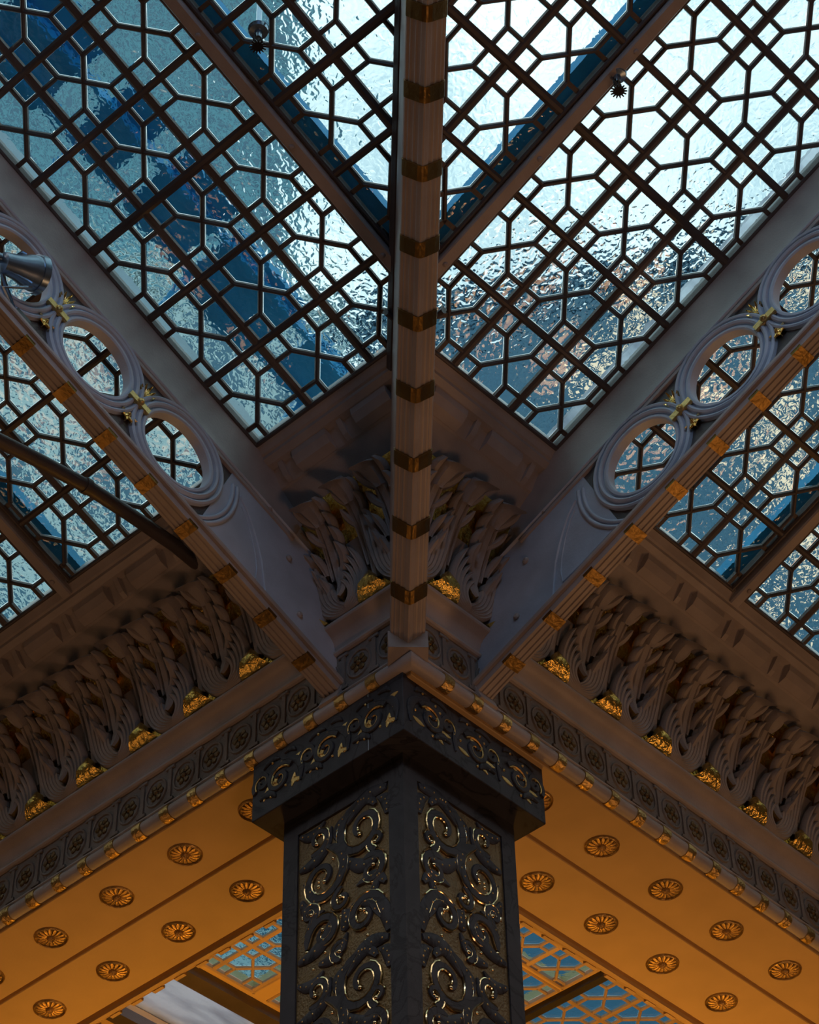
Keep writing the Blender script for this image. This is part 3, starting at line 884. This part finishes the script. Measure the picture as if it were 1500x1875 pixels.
mb = MB(); mb.box((-.07, -.04, -.085), (.03, .09, .085)); obj('foot', mb.mesh('foot', ('paint',), rm), vr)
mb = MB(); bp_ = [(-.079, .090), (-.077, .068), (-.060, .046), (-.045, .030), (-.020, .002), (-.004, -.009), (.004, -.009), (.020, .002), (.045, .030), (.060, .046), (.077, .068), (.079, .090)]
mb.loops([[(t, h, d) for d, h in bp_] for t in (-.032, .032)])
bme = mb.mesh('gold_band', ('gold_band',), rm.vec)
for k in range(15): obj('gold_band', bme, vr, rm((.25+.313*k, 0, 0)))

# ================================================================== SKYLIGHT PANELS
PS, PV = .3785, .388
RW, Q, B = .0170, .0785, .0215
E0, E1 = 0.0, 0.024
def cell_polys():
    a, b_ = PS, PV; g = .0012
    x0, x1, x2, x3 = RW, RW+Q, RW+Q+B, a-RW-Q-B
    x4, x5 = a-RW-Q, a-RW
    y0, y1, y2, y3, y4, y5 = RW, RW+Q, RW+Q+B, b_-RW-Q-B, b_-RW-Q, b_-RW
    cx, cy = a/2, b_/2; dl = B*.72
    panes = [[(x0-g, y0-g), (x1+g, y0-g), (x1+g, y1+g), (x0-g, y1+g)], [(x4-g, y0-g), (x5+g, y0-g), (x5+g, y1+g), (x4-g, y1+g)],
             [(x0-g, y4-g), (x1+g, y4-g), (x1+g, y5+g), (x0-g, y5+g)], [(x4-g, y4-g), (x5+g, y4-g), (x5+g, y5+g), (x4-g, y5+g)],
             [(x2-g, y0-g), (x3+g, y0-g), (x3+g, y2-dl+.001), (cx, cy-dl+.001), (x2-g, y2-dl+.001)],
             [(x2-g, y5+g), (x2-g, y3+dl-.001), (cx, cy+dl-.001), (x3+g, y3+dl-.001), (x3+g, y5+g)],
             [(x0-g, y2-g), (x2-dl+.001, y2-g), (cx-dl+.001, cy), (x2-dl+.001, y3+g), (x0-g, y3+g)],
             [(x5+g, y2-g), (x5+g, y3+g), (x3+dl-.001, y3+g), (cx+dl-.001, cy), (x3+dl-.001, y2-g)]]
    bars = []
    for sx in (0, 1):
        for sy in (0, 1):
            def X(v): return a-v if sx else v
            def Y(v): return b_-v if sy else v
            bars.append(((X(x1+B/2), Y(y0-.004)), (X(x1+B/2), Y(y2-.004))))
            bars.append(((X(x0-.004), Y(y1+B/2)), (X(x2-.004), Y(y1+B/2))))
            bars.append(((X(x1+B*.6), Y(y1+B*.6)), (X(cx), Y(cy))))
    return panes, bars
PANES, BARS = cell_polys()
def bar_poly(p, q, w):
    p, q = Vector(p), Vector(q); t = (q-p).normalized(); s = Vector((-t.y, t.x))*w/2; 
    return [tuple(p-s), tuple(q-s), tuple(q+s), tuple(p+s)]
def bar_frustum(mb, p, q, w, e0=E0, e1=E1):
    A = bar_poly(p, q, w); N_ = bar_poly(p, q, w*.35)
    mb.loops([[(x, y, e0) for x, y in N_], [(x, y, e0+.009) for x, y in A], [(x, y, e1) for x, y in A]])
_cache = {}
GT = .006
def panel(name, label, sd, s0, s1, v0, v1, cs, cvv, valley=True, glin=Glin, gpos=G, wfun=None, lfun=None, bar='bar'):
    """leaded lattice panel between s0..s1 and v0..v1; cs, cvv = a cell corner"""
    lf = (lambda p: lin(sd, glin(*p))); wf = (lambda p: W(sd, *gpos(*p)))
    if lfun: lf, wf = lfun, wfun
    par = thing(name, label, 'skylight', wf((s0 if not valley else max(s0, 0), v0, 0)))
    def vcl(x, y): return x + 0.55 + y*C_ - .106
    def inside(poly, m=0):
        return all(s0-1e-6 <= x <= s1+1e-6 and v0-1e-6 <= y <= v1+1e-6 and (not valley or vcl(x, y) >= 0) for x, y in poly)
    def cl(poly):
        for f in (lambda p: p[0]-s0, lambda p: s1-p[0], lambda p: p[1]-v0, lambda p: v1-p[1]):
            poly = clip(poly, f)
            if len(poly) < 3: return []
        if valley: poly = clip(poly, lambda p: vcl(*p))
        return poly if area(poly) > 2e-4*.2 else []
    key = (sd, id(glin) if not lfun else name)
    i0 = math.floor((s0-cs)/PS); i1 = math.ceil((s1-cs)/PS); j0 = math.floor((v0-cvv)/PV); j1 = math.ceil((v1-cvv)/PV)
    for i in range(i0, i1):
        for j in range(j0, j1):
            ox, oy = cs+i*PS, cvv+j*PV
            full = [(ox, oy), (ox+PS, oy), (ox+PS, oy+PV), (ox, oy+PV)]
            if not cl(full): continue
            whole = inside(full)
            for k, pp in enumerate(PANES):
                wp = [(x+ox, y+oy) for x, y in pp]
                if inside(wp):
                    kk = key+('p', k)
                    if kk not in _cache:
                        mb = MB(); mb.prism(pp, E1, E1+GT, .003)
                        _cache[kk] = mb.mesh('glass_pane', ('glass' if bar == 'bar' else 'glass_in',), lf)
                    obj('glass_pane', _cache[kk], par, wf((ox, oy, 0)))
                else:
                    c = cl(wp)
                    if not c or area(c) < 2e-4: continue
                    mb = MB(); mb.prism([(x-ox, y-oy) for x, y in c], E1, E1+GT, .003)
                    obj('glass_pane', mb.mesh('glass_pane', ('glass' if bar == 'bar' else 'glass_in',), lf), par, wf((ox, oy, 0)))
            if whole:
                kk = key+('t',)
                if kk not in _cache:
                    mb = MB()
                    for p, q in BARS: bar_frustum(mb, p, q, B)
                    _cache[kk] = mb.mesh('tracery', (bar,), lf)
                obj('tracery', _cache[kk], par, wf((ox, oy, 0)))
            else:
                mb = MB()
                for p, q in BARS:
                    wp = [(x+ox, y+oy) for x, y in bar_poly(p, q, B)]
                    if inside(wp): bar_frustum(mb, p, q, B)
                    else:
                        c = cl(wp)
                        if c: mb.prism([(x-ox, y-oy) for x, y in c], E0+.004, E1)
                if mb.f: obj('tracery', mb.mesh('tracery', (bar,), lf), par, wf((ox, oy, 0)))
    # rails
    for j in range(j0, j1+1):
        y = cvv+j*PV
        if y < v0+.02 or y > v1-.02: continue
        a = max(s0, (-.55-y*C_+.106)) if valley else s0
        if a > s1-.02: continue
        w = RW*2+(.010 if j % 3 == 0 else 0)
        mb = MB(); bar_frustum(mb, (a, y), (s1, y), w, E0-.008)
        mb2 = mb; obj('rail', mb2.mesh('rail', (bar,), lambda p: wf(p)), par)
    for i in range(i0, i1+1):
        x = cs+i*PS
        if x < s0+.02 or x > s1-.02: continue
        a = max(v0, (-.55-x+.106)/C_) if valley else v0
        if a > v1-.02: continue
        mb = MB(); bar_frustum(mb, (x, a), (x, v1), RW*2+.006, E0-.004)
        obj('stile', mb.mesh('stile', (bar,), lambda p: wf(p)), par)
    # surrounding frame
    fr = .022
    a0 = max(s0, -.55-v0*C_+.106) if valley else s0
    mb = MB(); bar_frustum(mb, (a0, v0+fr/2-.012), (s1, v0+fr/2-.012), fr, E0-.012, E1+.01)
    obj('frame_bar', mb.mesh('frame_bar', (bar,), lambda p: wf(p)), par)
    mb = MB(); bar_frustum(mb, (s0, v1-fr/2), (s1, v1-fr/2), fr, E0-.012, E1+.01)
    obj('frame_bar', mb.mesh('frame_bar', (bar,), lambda p: wf(p)), par)
    for x in (s0+fr/2, s1-fr/2):
        a = max(v0, (-.55-x+.106)/C_) if valley else v0
        if a < v1-.02:
            mb = MB(); bar_frustum(mb, (x, a), (x, v1), fr, E0-.012, E1+.01)
            obj('frame_bar', mb.mesh('frame_bar', (bar,), lambda p: wf(p)), par)
    return par
VM = 2.75
for sd in 'AB':
    nm = SIDES[sd]; dx = 0 if sd == 'A' else .025
    c0 = -.685+dx; cv0 = -.029
    panel('skylight_panel', 'large lattice glass panel between the centre rib and the %s pierced rib' % nm, sd, -.672+dx, .425, 0, VM, c0, cv0)
    panel('skylight_panel', 'lattice glass panel at the top of the view just %s of the centre rib' % nm, sd, -1.90, -.735+dx, 0, VM, c0-.030-PS*4, cv0)
    panel('skylight_panel', 'lattice glass panel on the outer side of the %s pierced rib' % nm, sd, .485, 1.705+dx, 0, 2.3, 1.766-PS*5+dx, cv0, False)
    panel('skylight_panel', 'lattice glass panel at the %s edge of the view beyond the mullion' % nm, sd, 1.785+dx, 4.18, 0, 2.3, 1.766+.02+dx, cv0, False)
    # mullions (glazing bars)
    for x, lb, vv in ((-.704+dx, 'upper flat glazing bar meeting the centre rib on the %s' % nm, VM), (1.745+dx, 'lower flat glazing bar ending at the %s cornice' % nm, 2.3)):
        v0_ = max(-.05, (-.55-x+.08)/C_)
        mu = thing('glazing_bar', lb, 'glazing bar', W(sd, *G(x, v0_, 0)))
        mb = MB(); mb.loops([[(x+a, v, e_) for a, e_ in ((-.030, E1+.02), (-.030, -.030), (-.024, -.038), (.024, -.038), (.030, -.030), (.030, E1+.02))] for v in (v0_, vv)])
        obj('bar', mb.mesh('bar', ('paint',), lambda p: W(sd, *G(*p))), mu)
        mb = MB(); mb.loops([[(r*math.cos(2*PI*i/8), r*math.sin(2*PI*i/8), d) for i in range(8)] for r, d in ((.013, -.036), (.012, -.044), (.005, -.048))])
        bme = mb.mesh('screw', ('paint',), lambda p: lin(sd, Glin(*p)))
        k = 0
        while v0_+.10+k*.6 < vv:
            P = W(sd, *G(x+.004, v0_+.10+k*.6, 0)); obj('screw', bme, mu, P); k += 1
        fl = thing('roof_flashing', 'dark outer flashing above the %s glazing bar on the %s' % (lb.split()[0], nm), 'flashing', W(sd, *G(x, v0_, .1)))
        mb = MB(); mb.loops([[(x+a, v, e_) for a, e_ in ((-.10, .075), (.02, .075), (.02, .13), (-.10, .13))] for v in (v0_, vv)])
        obj('strip', mb.mesh('strip', ('deck',), lambda p: W(sd, *G(*p))), fl)
        mb = MB(); mb.loops([[(x+a, v, e_) for a, e_ in ((.022, .07), (.045, .07), (.045, .10), (.022, .10))] for v in (v0_, vv)])
        obj('edge', mb.mesh('edge', ('flash',), lambda p: W(sd, *G(*p))), fl)
    # bottom curb between cornice and glass
    mb = MB(); mb.loops([[(s, n, z) for n, z in ((.46, 1.17), (.515, 1.185), (.535, 1.205), (.56, 1.225), (.53, 1.30), (.46, 1.30))] for s in (-.46, SEND)])
    me = mb.mesh('skylight_curb', ('paint',), FW(sd)); bisect_mb_mesh(me, sd, 0.0)
    tag(obj('skylight_curb', me), 'plain brown curb under the lattice glass along the %s cornice' % nm, 'curb')
    # outer gutter above the pierced rib
    mb = MB()
    mb.loops([[(s, v, e_) for s, e_ in (((.40, .10), (.62, .10), (.62, .12), (.40, .12)) if sd == 'B' else ((.455, .10), (.60, .10), (.60, .20), (.455, .20)))] for v in (-.1, VM)])
    tag(obj('rib_capping', mb.mesh('rib_capping', ('frost',) if sd == 'B' else ('flash',), lambda p: W(sd, *G(*p)))), 'pale capping strip above the glass over the %s pierced rib' % nm, 'capping')

mb = MB(); mb.loops([[(s, v, e_) for v, e_ in ((6.8, 0.), (12.6, 0.), (12.6, .1), (6.8, .1))] for s in (-13, 12.9)])
mbx = MB(); mbx.loops([[(s, v, e_) for v, e_ in ((-.05, 0.), (4.0, 0.), (4.0, .1), (-.05, .1))] for s in (4.2, 12.9)])
for sd in 'AB':
    struct('trim_3' if sd == 'A' else 'trim_4', mbx.mesh('end_roof_deck', ('wall',), lambda p: W(sd, *G(*p))))
    me = mb.mesh('daylight_block', ('wall',), lambda p: W(sd, *G(*p))); bisect_mb_mesh(me, sd, 0.0)  # unseen opaque deck past the glass, added to hold back daylight
    struct('daylight_block_left' if sd == 'A' else 'daylight_block_right', me)
# maintenance walkway over the left slope, seen dark through the glass
wk = thing('roof_walkway', 'dark plank walkway crossing above the left glass slope, blurred by the panes', 'walkway', W('A', .2, .5, 2.0))
wr = random.Random(5)
v_ = -.9
while v_ < 4.0:
    L_ = wr.uniform(.26, .50); a_, b_ = .16+wr.uniform(-.10, .06), .56+wr.uniform(-.08, .06)
    mb = MB(); mb.loops([[(s, v, e_) for s, e_ in ((a_, .75), (b_, .75), (b_, .79), (a_, .79))] for v in (v_, v_+L_)])
    obj('plank', mb.mesh('plank', ('deck',), lambda p: W('A', *G(*p))), wk)
    v_ += L_+wr.uniform(.05, .20)
for s_a in (.22, .48):
    mb = MB(); mb.loops([[(s, v, e_) for s, e_ in ((s_a, .70), (s_a+.03, .70), (s_a+.03, .75), (s_a, .75))] for v in (-.9, 4.0)])
    obj('bearer', mb.mesh('bearer', ('deck',), lambda p: W('A', *G(*p))), wk)
for k in range(6):
    mb = MB(); mb.box((.50, k*.8-.1, .2), (.54, k*.8-.06, .76)); mb.box((.46, k*.8-.1, .2), (.50, k*.8-.06, .24))
    obj('post', mb.mesh('post', ('deck',), lambda p: W('A', *G(*p))), wk)

# ================================================================== INNER CEILING BEYOND THE BEAMS
ZC = 2.8
def hmap(p): return Vector((p[0], p[1], ZC+p[2]))
def hlin(p): return Vector(p)
panel('inner_skylight', 'small lattice skylight beyond the left beam, cut off by the pier', 'A', 2.62, 4.14, 3.75, 5.26, 4.12-PS*5, 5.25-PV*5, False, None, None, hmap, hlin, 'bar_lit')
panel('inner_skylight', 'narrow lattice skylight strip beside the pier beyond the left beam', 'A', 4.26, 5.5, 4.50, 5.26, 4.27, 5.25-PV*5, False, None, None, hmap, hlin, 'bar_lit')
panel('inner_skylight', 'lattice skylight beyond the right beam, nearest the pier', 'A', 4.05, 5.62, 2.35, 3.69, 5.61-PS*5, 2.2, False, None, None, hmap, hlin, 'bar_lit')
panel('inner_skylight', 'lattice skylight beyond the right beam past the shadowed joint', 'A', 5.72, 7.2, 2.35, 4.45, 5.74, 2.2, False, None, None, hmap, hlin, 'bar_lit')
panel('inner_skylight', 'lattice skylight strip beside the pier beyond the right beam, above the shadowed joint', 'A', 4.05, 5.62, 3.72, 4.45, 5.61-PS*5, 3.71, False, None, None, hmap, hlin, 'bar_lit')
# opaque ceiling around the openings
holes = [(2.62, 4.14, 3.75, 5.26), (4.26, 5.5, 4.50, 5.26), (4.05, 5.62, 2.35, 3.69), (5.72, 7.2, 2.35, 4.45), (4.05, 5.62, 3.72, 4.45), (3.0, 4.50, 5.44, 6.02)]
xs = sorted(set([.7, 12.8]+[h[0] for h in holes]+[h[1] for h in holes])); ys = sorted(set([.7, 12.8]+[h[2] for h in holes]+[h[3] for h in holes]))
mb = MB()
for i in range(len(xs)-1):
    for j in range(len(ys)-1):
        cx, cy = (xs[i]+xs[i+1])/2, (ys[j]+ys[j+1])/2
        if any(h[0] < cx < h[1] and h[2] < cy < h[3] for h in holes): continue
        mb.box((xs[i], ys[j], ZC), (xs[i+1], ys[j+1], ZC+.12))
struct('ceiling', mb.mesh('ceiling', ('soffit',)))
mb = MB(); mb.box((3.0, 5.44, ZC+.05), (4.50, 6.02, ZC+.06))
mb2 = MB(); mb2.box((5.635, 2.2, ZC-.05), (5.70, 4.5, ZC+.02)); mb2.box((4.16, 3.7, ZC-.03), (4.22, 5.3, ZC+.02))
jb_ = thing('joint_shadow', 'dark strip added for the shadow in the joint between the two inner skylights beyond the right beam', 'strip', (5.66, 3.3, ZC))
mb2 = MB(); mb2.box((5.635, 2.2, ZC-.05), (5.70, 4.5, ZC-.001)); obj('strip', mb2.mesh('strip', ('dark',)), jb_)  # black strip laid along the gap as its shadow
fw = thing('frosted_light', 'pale frosted ceiling pane glowing grey white beyond the left beam', 'ceiling light', (3.7, 5.7, ZC))
obj('pane', mb.mesh('pane', ('frost',)), fw)
mb = MB()
for a, b in (((2.95, 5.30, ZC-.08), (4.6, 5.44, ZC)), ((2.95, 6.02, ZC-.08), (4.6, 6.14, ZC)), ((4.50, 5.44, ZC-.08), (4.62, 6.02, ZC))): mb.box(a, b)
obj('frame', mb.mesh('frame', ('bar',)), fw)

# ================================================================== FITTINGS
# brown conduit pipe
pts = [W('A', 1.05, n, z) for n, z in ((.24, 1.055), (.45, 1.087), (.75, 1.088), (1.0, 1.080), (1.25, 1.045), (1.5, 1.0), (1.9, .93), (2.4, .85), (3.0, .76))]
cp = thing('conduit_pipe', 'thick brown pipe crossing under the left glass down to the left cornice', 'pipe', pts[0])
mb = MB(); mb.tube(pts, .034, 14); obj('pipe', mb.mesh('pipe', ('bar',), None, 50), cp)
mb = MB(); mb.tube([pts[3]-(pts[4]-pts[3])*.06, pts[3]+(pts[4]-pts[3])*.06], .040, 14); obj('coupling', mb.mesh('coupling', ('bar',), None, 50), cp)

# sprinkler heads
def sprinkler(P, label):
    t = thing('sprinkler_head', label, 'sprinkler', P)
    P = Vector(P)
    mb = MB(); mb.loops([[P+Vector((r*math.cos(2*PI*i/18), r*math.sin(2*PI*i/18), z)) for i in range(18)] for r, z in ((.012, .06), (.045, .055), (.040, .035), (.018, .030), (.014, -.01))])
    obj('escutcheon', mb.mesh('escutcheon', ('chrome',), None, 40), t)
    mb = MB()
    for sg in (-1, 1):
        mb.tube([P+Vector((sg*.012, 0, .0)), P+Vector((sg*.028, 0, -.025)), P+Vector((sg*.022, 0, -.05)), P+Vector((sg*.004, 0, -.068))], .005, 6)
    obj('frame', mb.mesh('frame', ('black',), None, 40), t)
    mb = MB(); mb.tube([P+Vector((0, 0, -.005)), P+Vector((0, 0, -.06))], .006, 8); obj('bulb', mb.mesh('bulb', ('black',)), t)
    mb = MB(); N = 14
    L = []
    for z in (-.068, -.072):
        lp = []
        for i in range(N*4):
            a = 2*PI*i/(N*4); r = .036 if (i % 4) < 2 else .023
            lp.append(P+Vector((r*math.cos(a), r*math.sin(a), z)))
        L.append(lp)
    mb.loops(L); obj('deflector', mb.mesh('deflector', ('black',)), t)
    mb = MB(); mb.tube([P+Vector((0, 0, .05)), P+Vector((0, 0, .26))], .012, 8); obj('drop_pipe', mb.mesh('drop_pipe', ('chrome',)), t)
sprinkler((-1.86, -.97, 1.70), 'dark toothed sprinkler head under the upper left glass')
sprinkler((-.66, -1.90, 1.70), 'dark toothed sprinkler head under the upper right glass')

# floodlight clamped to the left rib
o_ = W('A', .455, 0, 0); dh = lin('A', (0, 1, 0)); lt = lin('A', (1, 0, 0))
rmA = RibMap((o_.x, o_.y), (dh.x, dh.y), (lt.x, lt.y), K)
fp = rmA((2.22, .26, -.10))
fl = thing('floodlight', 'dark round floodlight bracketed to the left pierced rib', 'floodlight', fp)
ax = (rmA.t*-.75 + rmA.h*.62 + rmA.d*-.1).normalized(); sx = ax.cross(rmA.d).normalized(); sy = ax.cross(sx)
def ringl(o, r, z, n=20): return [o+ax*z+(sx*math.cos(2*PI*i/n)+sy*math.sin(2*PI*i/n))*r for i in range(n)]
mb = MB(); mb.loops([ringl(fp, r, z) for r, z in ((.02, -.14), (.045, -.13), (.055, -.06), (.075, .0), (.080, .03), (.086, .03), (.088, .06), (.074, .06), (.07, .03), (.03, -.03))])
obj('housing', mb.mesh('housing', ('chrome',), None, 40), fl)
mb = MB(); mb.loops([ringl(fp, .073, .045), ringl(fp, .073, .052)]); obj('lens', mb.mesh('lens', ('chrome',)), fl)
mb = MB(); foot = rmA((2.10, .065, -.02))
mb.tube([fp+sx*.09, fp+sx*.095-ax*.02, fp+sx*.07-ax*.12+(foot-fp)*.3, foot], .012, 6, 0, False, .5)
mb.tube([fp-sx*.09, fp-sx*.095-ax*.02, fp-sx*.05-ax*.12+(foot-fp)*.3, foot], .012, 6, 0, False, .5)
obj('yoke', mb.mesh('yoke', ('chrome',), None, 40), fl)
mb = MB(); mb.box((-.04, -.01, -.03), (.04, .03, .03)); obj('clamp', mb.mesh('clamp', ('black',), rmA.vec), fl, foot)
mb = MB(); mb.loops([ringl(fp+sx*.02, .022, z, 12) for z in (-.22, -.14)]); obj('cable_gland', mb.mesh('cable_gland', ('chrome',), None, 40), fl)

# ================================================================== BUILDINGS AROUND THE LIGHT WELL
def building(name, label, az0, az1, dist, ztop, mat, cols, rows, litp, rnd, z0=3.2, depth=5, win=None):
    a0, a1 = math.radians(az0), math.radians(az1)
    P0 = Vector((dist*math.cos(a0), dist*math.sin(a0), 0)); P1 = Vector((dist*math.cos(a1), dist*math.sin(a1), 0))
    t = (P1-P0); Wd = t.length; t.normalize(); nrm = Vector((t.y, -t.x, 0))
    if nrm.dot(P0) > 0: nrm = -nrm
    def f(p): return P0+t*p[0]+nrm*p[1]+Vector((0, 0, p[2]))
    b = thing(name, label, 'building', tuple((P0+P1)/2+Vector((0, 0, z0))))
    mb = MB(); mb.box((0, -depth, z0), (Wd, 0, ztop)); obj('wall', mb.mesh('wall', (mat,), f), b)
    mb = MB(); mb.box((-.3, -depth, ztop), (Wd+.3, .3, ztop+.5)); obj('parapet', mb.mesh('parapet', (mat,), f), b)
    wx0, wx1, wz0, wz1 = win if win else (0, Wd, z0, ztop)
    cw = (wx1-wx0)/cols; rh = (wz1-wz0)/rows
    meshes = {}
    for mt_ in ('pane_far', 'lit'):
        mb = MB(); mb.box((-cw*.30, .0, -rh*.32), (cw*.30, .05, rh*.32)); me = mb.mesh('window', (mt_,), lambda p: t*p[0]+nrm*p[1]+Vector((0, 0, p[2]))); meshes[mt_] = me
    for i in range(cols):
        for j in range(rows):
            k = 'lit' if rnd.random() < litp(i/cols, j/rows) else 'pane_far'
            obj('window', meshes[k], b, f((wx0+(i+.5)*cw, 0, wz0+(j+.5)*rh)))
rn = random.Random(11)
M['facadeU'] = paint('blue_grey_brick', (0.17, 0.42, 0.52), 0.7, 0.3)
M['facadeW'] = paint('white_glazed_brick', (0.66, 0.84, 0.88), 0.5, 0.25)
building('tower', 'tall blue grey building seen through the left glass', 47, 75, 30, 62, 'facadeU', 9, 9, lambda x, y: .0, rn, 36)
building('white_block', 'white glazed brick storeys below the tall building behind the left glass', 44.6, 74, 28.5, 35.5, 'facadeW', 7, 7, lambda x, y: .04, rn)
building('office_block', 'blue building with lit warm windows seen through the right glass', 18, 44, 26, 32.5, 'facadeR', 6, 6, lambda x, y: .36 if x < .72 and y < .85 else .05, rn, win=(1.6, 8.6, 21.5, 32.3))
